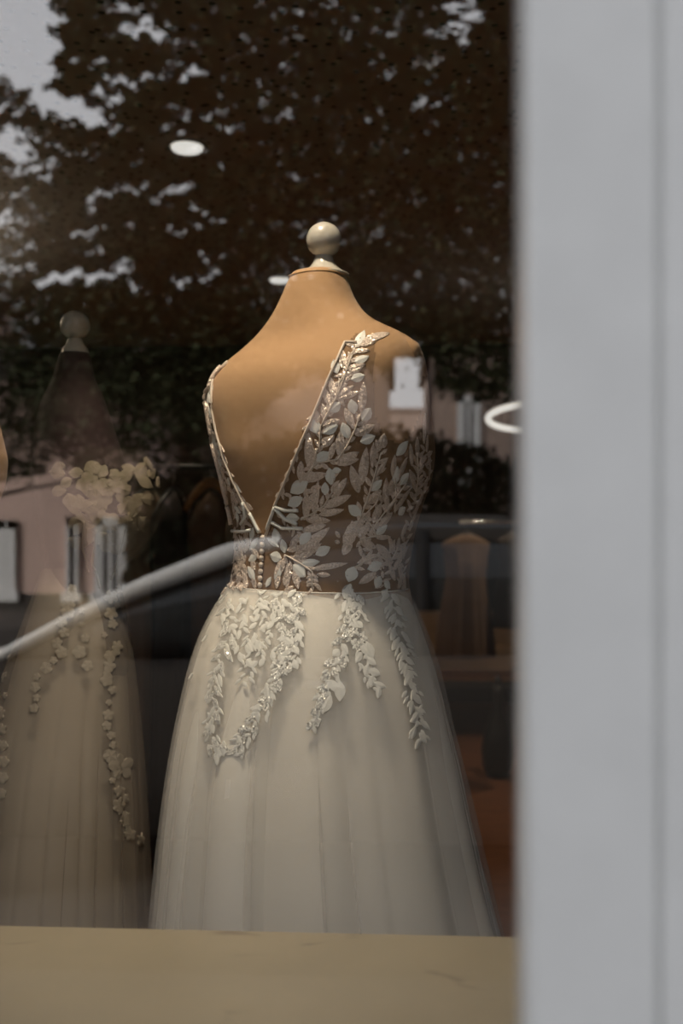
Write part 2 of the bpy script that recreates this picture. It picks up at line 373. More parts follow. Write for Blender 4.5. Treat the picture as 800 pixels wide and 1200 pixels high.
LEAVES = """417 408 427 388 9s 424 402 456 391 10g 415 406 404 401 6g 420 406 440 401 5g 413 412 433 411 6g 415 425 432 418 8s 401 432 402 411 7g 404 434 412 414 6g 404 435 428 427 7g 403 440 424 431 7g 411 445 427 440 9s 395 438 391 422 9s
392 465 387 442 7g 387 475 378 453 7g 393 468 414 452 7g 397 467 421 459 6g 386 482 399 472 11s 381 492 378 473 6g 372 496 370 480 7g 423 483 426 448 8g 415 485 411 468 10s 413 500 404 478 8g 424 493 434 478 11s 378 500 398 492 8g
379 508 396 498 10s 408 514 401 495 10s 416 510 438 498 9g 422 518 439 511 10s 400 530 398 506 7g 378 524 392 510 7g 449 525 450 509 7g 445 528 440 515 6g
371 508 367 491 12s 364 552 362 507 10g 371 540 386 530 11s 386 538 392 518 6g 398 535 399 505 9g 396 542 420 530 9g 393 543 420 538 8g 356 562 383 555 9g 388 568 386 548 10s 389 551 400 551 6s 352 563 353 540 8g
341 577 361 564 13s 338 592 355 583 11s 336 606 351 607 10s 381 580 381 565 8s 391 582 406 560 7g 357 605 360 576 7g 362 598 366 578 7g 367 600 373 563 7g 380 594 411 580 9g 374 603 403 597 7g 359 609 387 610 8g 355 622 382 615 8g 420 577 411 545 9g 423 604 408 592 11s
423 568 429 524 9g 436 548 437 520 6g 441 530 450 508 7g 464 534 477 517 10s 459 558 462 533 6g 437 560 453 539 5g 466 560 476 536 6g 462 568 465 546 9s 468 568 478 554 10s 482 546 480 520 6g 488 535 488 512 7g 492 550 494 532 6g 485 570 479 550 6g
496 520 497 484 6g 499 530 500 510 5g 502 545 502 528 5g 502 560 503 542 5g 496 578 500 558 6g 490 592 496 574 6g 484 606 490 588 6g 479 622 484 604 6g 435 575 447 562 9s 428 590 446 576 9g 451 590 452 560 7g 457 580 459 562 6g 437 612 446 589 8g 448 597 460 591 7g 444 617 459 600 8g 466 603 474 594 10s 461 600 481 571 6g 440 626 453 615 9s
405 628 426 609 12g 404 640 416 615 12g 402 650 412 630 9g 398 630 393 622 4g 398 636 392 634 4g 420 630 433 612 8g 421 633 440 642 8g 440 638 458 655 8g 440 630 457 629 5g 455 630 460 642 5g 441 650 418 660 7g 415 664 408 682 13s 447 660 430 667 11s 440 671 420 684 8g 445 675 440 689 10s 450 680 456 690 8s
465 645 467 630 6g 468 660 471 640 7g 462 680 455 660 7g 470 680 468 660 7g 472 655 474 636 6g 460 668 470 652 7g 466 690 472 672 7g 474 690 473 672 6g 456 648 462 632 6g 470 630 476 612 6g
334 648 331 632 9s 330 655 317 650 11s 334 655 322 677 10g 344 662 358 676 13s 340 642 352 625 7g 352 638 364 624 12s 345 653 386 618 11g 337 645 352 640 7g 355 655 377 636 6g 370 650 387 641 10s 353 661 375 658 8s 365 667 407 660 6g 372 673 387 674 5g
366 674 359 678 3g 366 674 373 677 3g 366 679 359 683 3g 366 679 373 682 3g 366 684 359 687 3g 366 684 373 687 3g 338 660 336 690 8g 345 668 350 690 8g 327 672 324 690 7g
294 632 297 618 8s 293 645 303 630 7s 292 657 303 650 9s 291 664 299 680 9s 285 655 278 628 7g 282 665 275 642 7g 288 648 283 628 6g 280 680 276 660 7g 287 690 284 668 8g 290 672 281 655 7g 276 690 280 672 7g 325 637 322 619 11s 327 641 313 630 6s 330 664 322 679 9s 300 690 296 676 6g 312 688 318 676 6s"""
toks = LEAVES.split(); leaves = []
for i in range(0, len(toks), 5):
    a, b_, c_, d_ = map(float, toks[i:i + 4]); leaves.append((a, b_, c_, d_, float(toks[i + 4][:-1]) * (1.12 if toks[i + 4][-1] == 'g' else 1.1), toks[i + 4][-1]))
def along(path, step, ln, w, ang, kinds, rs, spread=0):
    out = []; pts = [Vector((a, b, 0)) for a, b in path]; acc = 0; side = 1
    for a, b in zip(pts, pts[1:]):
        d = b - a; L = d.length; d.normalize(); t = acc
        while t < L:
            p = a + d * t; an = math.radians(ang + rs.uniform(-12, 12)) * side
            q = Matrix.Rotation(an, 3, 'Z') @ d; l = ln * rs.uniform(.8, 1.2)
            o = Matrix.Rotation(PI / 2, 3, 'Z') @ d * rs.uniform(-spread, spread)
            p = p + o
            out.append((p.x, p.y, p.x + q.x * l, p.y + q.y * l, w * rs.uniform(.8, 1.15), rs.choice(kinds))); side = -side; t += step
        acc = t - L
    return out
rs = random.Random(3)
leaves += along([(263, 419), (250, 432), (243, 446), (241, 468), (244, 492), (250, 515), (257, 540)], 7, 14, 8.5, 17, 'gs', rs, 1.5)
leaves += along([(250, 500), (258, 535), (266, 562), (277, 590), (284, 612)], 6.5, 14, 8, 22, 'ggs', rs, 3)
leaves += along([(253, 520), (264, 550), (276, 575), (290, 596)], 7, 13, 7, 26, 'gs', rs, 2)
leaves += along([(272, 618), (278, 650), (270, 690)], 7, 14, 8, 30, 'gs', rs, 5); leaves += along([(290, 622), (292, 655), (283, 690)], 7, 13, 8, 30, 'sg', rs, 4)
leaves += along([(368, 487), (357, 510), (346, 537), (336, 560), (326, 583)], 7, 9, 4, 24, 'g', rs, .6)
STEMS = [[(374, 530), (376, 500), (385, 482), (396, 462), (404, 440), (412, 418), (418, 404)], [(352, 564), (371, 543), (396, 538), (408, 520), (416, 503), (421, 486)], [(353, 609), (366, 602), (380, 592), (390, 575), (391, 560)],
         [(411, 625), (423, 604), (430, 585), (437, 562), (446, 530)], [(423, 602), (437, 618), (441, 612), (456, 592), (475, 566)], [(437, 618), (440, 628), (421, 632)], [(485, 590), (489, 560), (488, 530)], [(441, 650), (458, 656), (466, 640)], [(462, 560), (463, 585), (452, 600)],
         [(372, 525), (368, 545), (352, 565)], [(415, 665), (430, 656), (441, 652)], [(334, 650), (352, 660), (366, 670), (366, 690)], [(404, 438), (398, 448), (393, 470)], [(446, 574), (440, 590), (424, 606)]]
NB = len(leaves)
fine = []
for pth in STEMS: fine += along(pth, 5.5, 12, 4.6, 36, 'ggs', rs, 2)
for pth in ([(284, 622), (280, 655), (272, 690)], [(268, 560), (278, 590), (286, 615)], [(322, 600), (340, 612), (352, 640)], [(470, 690), (472, 640), (484, 600), (498, 560), (503, 530)], [(478, 600), (492, 565), (497, 525)], [(330, 690), (340, 670), (352, 650)], [(440, 690), (452, 668), (462, 640)], [(330, 575), (345, 590), (372, 570)], [(420, 640), (432, 655), (450, 665)]): fine += along(pth, 5, 11, 4.6, 36, 'gs', rs, 4)

white = []
for pth in ([(267, 698), (262, 720), (272, 735), (262, 765), (252, 800), (250, 842), (246, 868), (258, 885)], [(325, 700), (335, 740), (328, 780), (318, 815), (298, 845), (275, 880)], [(345, 690), (347, 735), (343, 780)],
            [(405, 688), (408, 730), (398, 770), (378, 812), (368, 852)], [(416, 690), (420, 740), (428, 780), (441, 806)], [(455, 690), (466, 735), (478, 780), (488, 830), (492, 868)]):
    white += along(pth, 7.5, 14, 8, 34, 'sgg', rs, 4)
fw = []
for pth in ([(267, 698), (262, 720), (272, 735), (262, 765), (252, 800), (250, 842), (246, 868), (258, 885)], [(300, 695), (325, 705), (335, 740), (328, 780), (318, 815), (298, 845), (275, 880)], [(345, 690), (347, 735), (343, 780)], [(290, 700), (290, 760), (285, 800)], [(310, 700), (312, 770)],
            [(405, 688), (408, 730), (398, 770), (378, 812), (368, 852)], [(416, 690), (420, 740), (428, 780), (441, 806)], [(455, 690), (466, 735), (478, 780), (488, 830), (492, 868)]):
    fw += along(pth, 3.2, 9, 3.8, 40, 'sg', rs, 8)
white += [(398, 798, 398, 822, 12, 's'), (388, 815, 377, 836, 11, 's'), (398, 808, 382, 797, 9, 's'), (429, 752, 437, 772, 11, 's'), (252, 870, 258, 888, 9, 's'), (262, 868, 262, 887, 9, 's'), (278, 862, 284, 874, 9, 's'), (312, 800, 315, 824, 9, 's'), (411, 684, 403, 702, 12, 's'), (226, 790, 217, 800, 6, 's'), (243, 745, 235, 753, 6, 's'), (470, 752, 476, 772, 9, 's'), (330, 745, 348, 758, 8, 's'), (300, 750, 306, 762, 9, 's')]
for _ in range(26):
    a = rs.uniform(272, 340); b_ = rs.uniform(700, 780); an = rs.uniform(.4, 2.7); white.append((a, b_, a + 12 * math.cos(an), b_ + 12 * math.sin(an), 7, rs.choice('sg')))
beads = []
octa = [(1, 0, 0), (-1, 0, 0), (0, 1, 0), (0, -1, 0), (0, 0, 1), (0, 0, -1)]; of = [(0, 2, 4), (2, 1, 4), (1, 3, 4), (3, 0, 4), (2, 0, 5), (1, 2, 5), (3, 1, 5), (0, 3, 5)]
def bead(p, r):
    e = Matrix.Rotation(rs.uniform(0, 6), 3, (rs.random(), rs.random(), rs.random() + .1)); beads.append(([p + e @ Vector(q) * r for q in octa], of))
for i, L in enumerate(leaves[:200] + white[:100]):
    isw = i >= min(200, len(leaves)); vf = leaf_mesh(SURF1, 1.43, *L[:5], PS if L[5] == 's' else PG, *((.0005, .0004) if isw else (.0013, .0007)))
    obj('lace_leaf', vf, M['satin'] if L[5] == 's' else (M['glitw'] if isw else M['glit']), gown1)
    if rs.random() < (.75 if L[5] == 'g' else .25):
        for _ in range(rs.choice((1, 1, 2))):
            k = rs.choice(range(len(vf[0]) // 5)); bead(vf[0][k * 5 + 2] + (C - vf[0][k * 5 + 2]).normalized() * .0012, rs.uniform(.0006, .0012))
rest = [leaf_mesh(SURF1, 1.43, *L[:5], PS if L[5] == 's' else PG) for L in leaves[200:]]
rest += [leaf_mesh(SURF1, 1.43, *L[:5], PS if L[5] == 's' else PG, .0010, .0005) for L in fine]
if rest: obj('lace_leaf_fringe', join(*rest), M['glit'], gown1, False, 'stuff')
rest = [leaf_mesh(SURF1, 1.43, *L[:5], PS if L[5] == 's' else PG, .0005, .0004) for L in white[100:]]
rest += [leaf_mesh(SURF1, 1.43, *L[:5], PG, .0004, .0003) for L in fw]
if rest: obj('skirt_lace_sprigs', join(*rest), M['satin'], gown1, False, 'stuff')
def stem(S, L0, pth, r, lift=.0014):
    q = []
    for (a, b), (c, d) in zip(pth, pth[1:]):
        m = max(2, int(math.hypot(c - a, d - b) / 4))
        q += [(a + (c - a) * t / m, b + (d - b) * t / m) for t in range(m)]
    q.append(pth[-1]); o = []
    for a, b in q: p, n = hit(S, a, b, L0); o.append(p + n * lift)
    return tube(o, r, 6)
for s_ in STEMS: obj('lace_stem', stem(SURF1, 1.43, s_, .0011), M['cord'], gown1, True)
for s_, w_ in (([(418, 402), (404, 402), (394, 425), (384, 446), (376, 466), (367, 488), (356, 513), (345, 540), (334, 566), (322, 594), (315, 620), (312, 628)], .0021), ([(264, 420), (252, 436), (249, 455), (249, 480), (254, 505), (262, 535), (273, 562), (284, 585), (294, 602), (306, 624)], .0018)):
    obj('neckline_piping', stem(SURF1, 1.43, s_, w_, .002), M['cord'], gown1, True)
obj('strap_cord', stem(SURF1, 1.43, [(256, 426), (247, 440), (243, 456), (242, 476), (246, 500), (252, 525), (259, 552), (267, 585), (271, 615)], .0046, .0022), M['glit'], gown1, True)
for s_ in ([(294, 601), (305, 624)], [(323, 594), (314, 620)], [(274, 622), (284, 623), (296, 621)], [(320, 612), (332, 619), (355, 619)], [(324, 596), (335, 608), (349, 614)], [(324, 594), (336, 598), (350, 598)], [(286, 588), (289, 605), (284, 614)]):
    obj('satin_loop', stem(SURF1, 1.43, s_, .0026, .0028), M['satin'], gown1, True)
for k in range(8):
    p, n = hit(SURF1, 309.5 - k * .5, 630 + k * 8, 1.43)
    obj('covered_button', xform(lathe([(.0042 * math.sin(a), .0028 * math.cos(a)) for a in np.linspace(3.0, .1, 6)], (0, 0, 0), 10), Matrix.Translation(p + n * .003) @ n.to_track_quat('Z', 'Y').to_matrix().to_4x4()), M['cord'], gown1, True)
for _ in range(60): 
    p, n = hit(SURF1, rs.uniform(250, 490), rs.uniform(640, 800), 1.43); bead(p + n * .003, rs.uniform(.0006, .0011))
for _ in range(45):
    p, n = hit(SURF1, rs.uniform(272, 320), rs.uniform(620, 690), 1.43); bead(p + n * .003, rs.uniform(.0006, .0010))
obj('glass_beads', join(*beads), M['bead'], gown1, False, 'stuff')
# waistband edge and the sheer net of the bodice
pts = [SURF1.find_nearest(p)[0] for p in rings([(687, 267, 474.5, .78)], 1.43, TH, 90, 2.15)]
obj('waistband', tube(pts, .0009, 6, True), M['lining'], gown1, True)
def inside(u, v, poly):
    c = False; j = len(poly) - 1
    for i in range(len(poly)):
        (a, b), (d, e) = poly[i], poly[j]
        if (b > v) != (e > v) and u < (d - a) * (v - b) / (e - b) + a: c = not c
        j = i
    return c
d = dense(BODY, 200, 4); d = d[(d[:, 0] > 384) & (d[:, 0] < 690)]; NV = rings(d, 1.43, TH, 240, 2.3, body_mod)
polyb = [(308, 626), (322, 596), (345, 540), (367, 488), (384, 446), (404, 402), (418, 390), (440, 396), (437, 440), (440, 490), (452, 515), (470, 520), (484, 505), (492, 480), (520, 470), (520, 700), (230, 700), (230, 415), (262, 415), (250, 440), (249, 480), (262, 535), (284, 585), (304, 622)]
nf = []
for q in grid_faces(len(d), 240):
    cc = sum((NV[i] for i in q), Vector()) / 4; w_ = cc - C; Lc = w_.dot(FV); u = 400 + w_.dot(RV) / Lc * F; v = 600 - w_.z / Lc * F
    ph = (q[0] % 240) / 240
    if (0.02 < ph < .48 and v > 440) or (not 0.02 < ph < .48 and inside(u, v, polyb)): nf.append(q[::-1])
ctr = [P((r[1] + r[2]) / 2, r[0], 1.43) for r in d]
NV = [p + (p - ctr[i // 240]).normalized() * .0007 for i, p in enumerate(NV)]
used = sorted({i for q in nf for i in q}); mp_ = {i: k for k, i in enumerate(used)}
obj('illusion_net', ([NV[i] for i in used], [tuple(mp_[i] for i in q) for q in nf]), M['net'], gown1, True)

# ================================================================== second form and gown (left, behind)
L2 = 1.72; TH2 = math.radians(62)
BODY2 = [(414, 71, 104, .95), (418, 69, 106, .95), (430, 66, 108, .9), (445, 61, 111, .8), (455, 55, 117, .72), (465, 49, 122, .66), (478, 44, 127, .64), (495, 40, 133, .66), (515, 38, 139, .7), (540, 36, 146, .74), (570, 38, 150, .76), (600, 44, 146, .76), (640, 52, 136, .76), (660, 53, 134, .76), (700, 46, 140, .8), (780, 36, 150, .85), (830, 50, 135, .85)]
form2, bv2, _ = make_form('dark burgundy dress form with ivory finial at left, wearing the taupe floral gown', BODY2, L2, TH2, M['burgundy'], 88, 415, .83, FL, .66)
gb = P(90, 600, L2); gb.z = FL
gown2 = thing('wedding_gown', 'dim taupe tulle gown with flower garlands, on the dark burgundy dress form at left', 'gown', gb)
T2 = [(664, 50, 137, .8), (680, 44, 141, .82), (720, 30, 149, .85), (780, 8, 158, .88), (850, -14, 165, .9), (900, -28, 169, .9), (1000, -48, 175, .9), (1095, -64, 180, .9), (1300, -90, 192, .9), (1481, -105, 200, .9)]
LI2 = [(665, 52, 135, .8), (680, 47, 138, .82), (720, 36, 143, .85), (780, 18, 148, .86), (850, 0, 151, .86), (900, -10, 153, .86), (1000, -26, 157, .86), (1095, -40, 160, .86), (1300, -64, 170, .86), (1481, -80, 180, .86)]
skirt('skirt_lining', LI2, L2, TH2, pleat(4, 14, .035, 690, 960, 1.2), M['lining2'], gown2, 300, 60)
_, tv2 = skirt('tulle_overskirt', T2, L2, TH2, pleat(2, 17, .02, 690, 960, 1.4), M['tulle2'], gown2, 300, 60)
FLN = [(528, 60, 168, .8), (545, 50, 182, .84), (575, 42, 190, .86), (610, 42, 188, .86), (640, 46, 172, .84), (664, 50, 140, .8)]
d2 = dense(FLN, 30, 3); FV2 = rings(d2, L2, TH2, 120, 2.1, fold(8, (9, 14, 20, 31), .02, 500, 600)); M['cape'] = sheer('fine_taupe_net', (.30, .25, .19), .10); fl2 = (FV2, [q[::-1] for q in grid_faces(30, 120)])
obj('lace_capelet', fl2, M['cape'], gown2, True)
SURF2 = bvh(bv2, tv2, fl2)
rs = random.Random(12)
for _ in range(125):
    u = rs.gauss(120, 32); v = rs.uniform(545, 640)
    if not 62 < u < 186: continue
    if abs(u - 125) > 75 - (v - 545) * .5: continue
    a = rs.uniform(0, 2 * PI); l = rs.uniform(14, 22)
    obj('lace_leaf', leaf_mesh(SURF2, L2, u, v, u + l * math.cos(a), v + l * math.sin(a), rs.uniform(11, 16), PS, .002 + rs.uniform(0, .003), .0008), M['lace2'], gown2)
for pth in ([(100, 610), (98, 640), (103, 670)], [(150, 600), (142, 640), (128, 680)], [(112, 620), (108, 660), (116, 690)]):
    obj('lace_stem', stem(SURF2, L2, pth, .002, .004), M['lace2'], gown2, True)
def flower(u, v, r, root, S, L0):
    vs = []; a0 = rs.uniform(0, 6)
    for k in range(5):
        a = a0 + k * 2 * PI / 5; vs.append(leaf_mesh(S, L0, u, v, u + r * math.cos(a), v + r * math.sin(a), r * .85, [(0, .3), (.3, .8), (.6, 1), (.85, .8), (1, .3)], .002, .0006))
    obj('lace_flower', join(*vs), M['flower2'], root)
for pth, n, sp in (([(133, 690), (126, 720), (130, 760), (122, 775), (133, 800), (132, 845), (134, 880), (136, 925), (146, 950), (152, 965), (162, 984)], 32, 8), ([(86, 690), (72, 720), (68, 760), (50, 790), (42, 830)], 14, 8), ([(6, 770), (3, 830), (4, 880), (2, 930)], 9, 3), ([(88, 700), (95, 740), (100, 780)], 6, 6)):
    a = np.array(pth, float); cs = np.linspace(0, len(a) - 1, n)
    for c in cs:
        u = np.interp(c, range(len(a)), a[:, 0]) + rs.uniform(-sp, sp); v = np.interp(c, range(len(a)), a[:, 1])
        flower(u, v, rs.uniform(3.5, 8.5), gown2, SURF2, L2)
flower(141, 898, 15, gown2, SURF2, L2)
# third, bare form at the far left edge
B3 = [(v * .9 + 63, (l - 505) * .9 + 9, (r - 505) * .9 + 9, q) for v, l, r, q in BODY[:-4]]
B3 = B3 + [(740, B3[-1][1] + 6, B3[-1][2] - 6, .8)]
form3, _, _ = make_form('bare tan dress form cut off by the left edge of the picture', B3, 1.45, TH, M['jersey'], (CAPU - 505) * .9 + 9, CAPV * .9 + 63, .9, FL)

# ================================================================== lamps of the shop, with added fill lamps
DL = [P(219, 171, 3.128), P(328, 327, 4.914), P(185, 200, 1), P(500, 100, 1)]
DL[2] = Vector((-.30, .74, 0)); DL[3] = Vector((.98, 4.0, 0))  # the last one is added and unseen; it lights the bench and right gowns
names = ['round ceiling downlight glowing above the left dress form, highest in view', 'round ceiling downlight just left of the ivory finial, lower in view', 'round ceiling downlight over the window display, nearest the glass', 'added ceiling downlight lighting the bench, hidden behind the mullion']
d0 = thing('downlight', names[0], 'ceiling light', (DL[0].x, DL[0].y, CZ), 'recessed ceiling downlights')
obj('trim_ring', lathe([(.062, 0), (.062, -.003), (.050, -.004), (.049, -.001)], (DL[0].x, DL[0].y, CZ), 40), M['ivory'], d0, True)
obj('lamp_disc', lathe([(.0485, -.001), (.0485, -.010), (.044, -.014), (.001, -.0145)], (DL[0].x, DL[0].y, CZ), 40), M['emit'], d0, True)
for p, n_ in list(zip(DL, names))[1:]: dup(d0, (p.x, p.y, CZ), n_)
WARM = (1, .84, .62)
for i, (p, e, ang) in enumerate(((DL[0], 18, 1.9), (DL[1], 30, 1.9), (DL[3], 75, 2.0))):
    lamp('downlight_beam', 'SPOT', (p.x, p.y, CZ - .02), e, WARM, spot_size=ang, spot_blend=.8, shadow_soft_size=.045)
key = lamp('display_beam', 'SPOT', (DL[2].x, DL[2].y, CZ - .02), 98, (1, .86, .66), spot_size=1.15, spot_blend=.7, shadow_soft_size=.045)
tgt = P(372, 600, 1.36); key.rotation_euler = (tgt - key.location).to_track_quat('-Z', 'Y').to_euler()
uplight_loc = Vector((-3.2, 3.0, 1.95))  # added uplighter, out of view; brightens the ceiling and left gowns
sn = thing('added_uplight', 'added half-bowl uplighter on the left wall, out of view, brightening the ceiling', 'added lamp', uplight_loc)
obj('bowl', xform(lathe([(.02, -.10), (.08, -.08), (.12, -.03), (.135, .02), (.125, .02), (.11, -.02), (.02, -.06)], (0, 0, 0), 24), Matrix.Translation(uplight_loc + Vector((.14, 0, 0)))), M['ivory'], sn, True)
obj('back_plate', box(uplight_loc.x, uplight_loc.y - .05, uplight_loc.z - .12, uplight_loc.x + .03, uplight_loc.y + .05, uplight_loc.z + .02), M['chrome'], sn)
lamp('added_uplight_beam', 'SPOT', (uplight_loc.x + .14, uplight_loc.y, uplight_loc.z - .02), 190, (1, .90, .74), spot_size=2.6, spot_blend=.5, shadow_soft_size=.05).rotation_euler = (PI, 0, 0)
rc = P(634, 489, 5.0)
pr = thing('ring_pendant', 'glowing white ring pendant lamp half hidden behind the white mullion', 'pendant lamp', rc)
rr_ = .265; TLT = Matrix.Rotation(-.17, 3, 'X')
pts = [rc + TLT @ Vector((rr_ * math.cos(a), rr_ * math.sin(a), 0)) for a in np.linspace(0, 2 * PI, 64, endpoint=False)]
obj('light_ring', tube(pts, .015, 10, True), M['emit'], pr, True)
for k in range(3):
    a = 2 * PI * k / 3 + .5; obj('wire', tube([rc + TLT @ Vector((rr_ * math.cos(a), rr_ * math.sin(a), .012)), rc + Vector((0, 0, .45))], .0012, 6), M['chrome'], pr)
obj('cord', tube([rc + Vector((0, 0, .45)), Vector((rc.x, rc.y, CZ - .02))], .003, 6), M['black'], pr)
obj('ceiling_rose', lathe([(.05, -.025), (.05, 0)], (rc.x, rc.y, CZ), 24), M['ivory'], pr)

# ================================================================== furniture at the back
def hung_gown(label, m, u, v, L, w, vb, hang=True, seed=1, group='gowns hanging on the left rack', wood=True, depth=.11, yaw=.6):
    top = P(u, v, L); s = L / F; zb = max(P(u, vb, L).z, FL + .05)
    t = thing('hanging_gown', label, 'gown', (top.x, top.y, zb), group)
    hw = w / 2 * s; H = top.z - .07 - zb; V = []; nr = 40; n = 64; f = fold(seed, (7, 11, 17, 26), .09, 0, 1)
    ca, sa = math.cos(yaw), math.sin(yaw)
    for i in range(nr):
        k = i / (nr - 1); z = top.z - .07 - k * H
        wd_ = hw * (np.interp(k, [0, .03, .08, .2, .35, 1], [.18, .6, .95, .8, .72, 1.05])); dp = np.interp(k, [0, .05, .25, 1], [.02, .04, .06, depth])
        for j in range(n):
            ph = 2 * PI * j / n; g_ = f(min(1, k * 1.5), ph); x = wd_ * math.cos(ph) * g_; y = dp * math.sin(ph) * g_
            V.append((top.x + x * ca - y * sa, top.y + x * sa + y * ca, z - (.0 if k > 0 else 0)))
    obj('dress_cloth', capped(V, n, nr), m, t, True)
    hk = [Vector((top.x, top.y, top.z - .02)) + Vector((0, .018 * math.cos(a), .018 * math.sin(a))) for a in np.linspace(2.6, -1.5, 12)] + [Vector((top.x, top.y, top.z - .075))]
    hh = thing if False else None
    hp = []
    for k in np.linspace(-1, 1, 15):
        x = hw * .98 * k; hp.append(Vector((top.x + x * ca, top.y + x * sa, top.z - (.044 if wood else .068) - .085 * abs(k) ** 1.6)))
    h = obj('hanger', tube(hp, [(.011 if wood else .006) + .006 * (1 - abs(k)) for k in np.linspace(-1, 1, 15)], 8), M['wood'] if wood else M['black'], t, True)
    obj('hook', tube(hk, .002, 6), M['chrome'], h, True)
    return t
Lr = 3.0; zt = P(200, 548, Lr)
rb = P(215, 600, Lr); rb.z = FL
rack = thing('garment_rack', 'dark metal garment rack with a row of gowns behind the left display gown', 'clothes rack', rb)
ra, rbb = P(120, 548, Lr), P(300, 548, Lr)
obj('rail', tube([ra, rbb], .011, 10), M['black'], rack, True)
for e in (ra, rbb):
    obj('upright', tube([Vector((e.x, e.y, FL + .03)), e + UP * .12], .012, 10), M['black'], rack, True)
    obj('foot', box(e.x - .02, e.y - .2, FL, e.x + .02, e.y + .2, FL + .03), M['black'], rack)
for lb, m_, u_, w_, vb_, sd_, wo_, yw_ in (('mocha brown gown at the left end of the garment rack', 'gown_a', 136, 110, 1065, 3, False, 1.3), ('beige gown second from the left on the garment rack', 'gown_c', 172, 115, 1070, 4, False, 1.25), ('near-black gown third from the left on the garment rack', 'gown_b', 203, 100, 1040, 5, False, 1.3),
        ('brown gown on an orange wooden hanger at the right of the garment rack', 'gown_d', 247, 62, 1075, 6, True, .2), ('mocha gown at the right end of the garment rack, behind the white gown', 'gown_a', 292, 110, 1070, 7, False, 1.3)):
    hung_gown(lb, M[m_], u_, 548, Lr, w_, vb_, seed=sd_, wood=wo_, yaw=yw_, depth=.05)
# wall rail with brown gowns (right)
Lw = 4.6; ra, rbb = P(538, 612, Lw), P(760, 612, Lw)
rb = P(650, 600, Lw); rb.z = FL
wr = thing('clothes_rail', 'chrome clothes rail at the back right, beside the white mullion', 'clothes rail', rb)
obj('rail', tube([ra, rbb], .009, 10), M['chrome'], wr, True); obj('lower_rail', tube([ra - UP * .022, rbb - UP * .022], .006, 8), M['black'], wr, True)
for e in (rbb, P(660, 612, Lw)):
    obj('upright', tube([Vector((e.x, e.y, FL)), e], .011, 10), M['chrome'], wr, True)
hung_gown('brown gown hanging on the left end of the chrome rail', M['gown_d'], 546, 608, Lw, 62, 770, seed=12, depth=.06, wood=False, group='gowns on the chrome rail', yaw=.2)
hung_gown('dark gown on the chrome rail next to the white mullion', M['gown_b'], 600, 608, Lw, 44, 735, seed=13, depth=.06, wood=False, group='gowns on the chrome rail', yaw=.3)
# bench
bl, br = P(430, 785, 5.6), P(700, 785, 5.6); zs = bl.z
bench = thing('bench', 'low tan upholstered bench against the back wall, right of the gown', 'bench', ((bl.x + br.x) / 2, bl.y + .25, FL))
y0 = bl.y
obj('seat', box(bl.x, y0, zs, br.x, y0 + .5, zs + .085), M['tan_up'], bench); obj('seat_frame', box(bl.x + .02, y0 + .03, zs - .06, br.x - .02, y0 + .48, zs), M['wood'], bench)
zt_ = P(500, 718, 6.0).z
obj('backrest', box(bl.x, y0 + .42, zs + .085, br.x, y0 + .54, zt_), M['tan_up'], bench)
for x in (bl.x + .06, br.x - .06):
    for y in (y0 + .07, y0 + .44): obj('leg', box(x - .025, y - .025, FL, x + .025, y + .025, zs - .06), M['black'], bench)
vp = P(583, 838, 4.9); vz = FL
vp.z = FL
vs = thing('vase', 'tall black bottle-shaped floor vase in front of the tan bench', 'vase', vp)
obj('vase_body', lathe([(.05, 0), (.075, .05), (.08, .14), (.06, .24), (.03, .31), (.024, .40), (.03, .45), (.024, .45), (.02, .40)], vp, 28), M['black'], vs, True)
obj('stopper', lathe([(.02, .44), (.02, .47), (.014, .49), (.001, .495)], vp, 20), M['black'], vs, True)

# ================================================================== the street (seen mirrored in the pane)
obj('pavement', box(-30, -2.6, -.15, 30, 0, 0), M['paving'], kind=st)
obj('trim_1', box(-30, -2.75, -.16, 30, -2.6, .0), M['kerb'], kind=st)
obj('road', box(-30, -9.5, -.3, 30, -2.75, -.12), M['asphalt'], kind=st)
obj('far_pavement', box(-30, -40, -.25, 30, -9.5, 0), M['paving'], kind=st)
# ---- car
cy = -4.36; hwid = .84; zr = -.12
car = thing('car', 'dark car with a pale sky highlight put in along its pillar, mirrored low in the shop glass', 'car', (-.3, cy, zr))
xs = np.linspace(-2.75, 1.78, 60)
def car_sec(x):
    e = min(1, max(0, (x + 2.75) / .35)); e2 = min(1, max(0, (1.78 - x) / .25))
    w = hwid * (.80 + .20 * math.sqrt(e)) * (.86 + .14 * math.sqrt(e2))
    zb = np.interp(x, [-2.75, -2.3, -1.58, 0, 1.4, 1.78], [.62, .80, .90, .93, .95, .88])
    return w, zb
V = []
for x in xs:
    w, zb = car_sec(x); lo = .12 + .1 * (abs(x + .5) / 2.3) ** 6
    half = [(w * .80, lo), (w * .95, lo + .06), (w * 1.0, .42), (w * 1.01, .62), (w * .975, zb - .10), (w * .95, zb - .02), (w * .88, zb + .01), (w * .4, zb + .045)]
    for yy, z in half: V.append((x, cy + yy, z))
    for yy, z in half[::-1]: V.append((x, cy - yy, z))
n = 16; obj('car_body', capped(V, n, len(xs)), M['carpaint'], car, True)
gx = [-1.60, -1.35, -1.05, -.66, -.3, .1, .5, .9, 1.2, 1.45, 1.68]; gz = [.93, 1.06, 1.20, 1.35, 1.42, 1.455, 1.45, 1.39, 1.30, 1.17, .97]
gxs = np.linspace(-1.60, 1.68, 40); gzs = np.interp(gxs, gx, gz)
def cabin(x, z, side, out=0):
    w, zb = car_sec(x); t = (z - .93) / .53; return (x, cy + side * ((w * .93) * (1 - .22 * t) + out), z)
V = []
for x, z in zip(gxs, gzs):
    for side in (1, -1):
        ks = [0, .5, 1] if side == 1 else [1, .5, 0]
        V += [cabin(x, .90 + (z - .90) * k, side) for k in ks]
obj('cabin_glass', capped(V, 6, len(gxs)), M['carglass'], car, True)
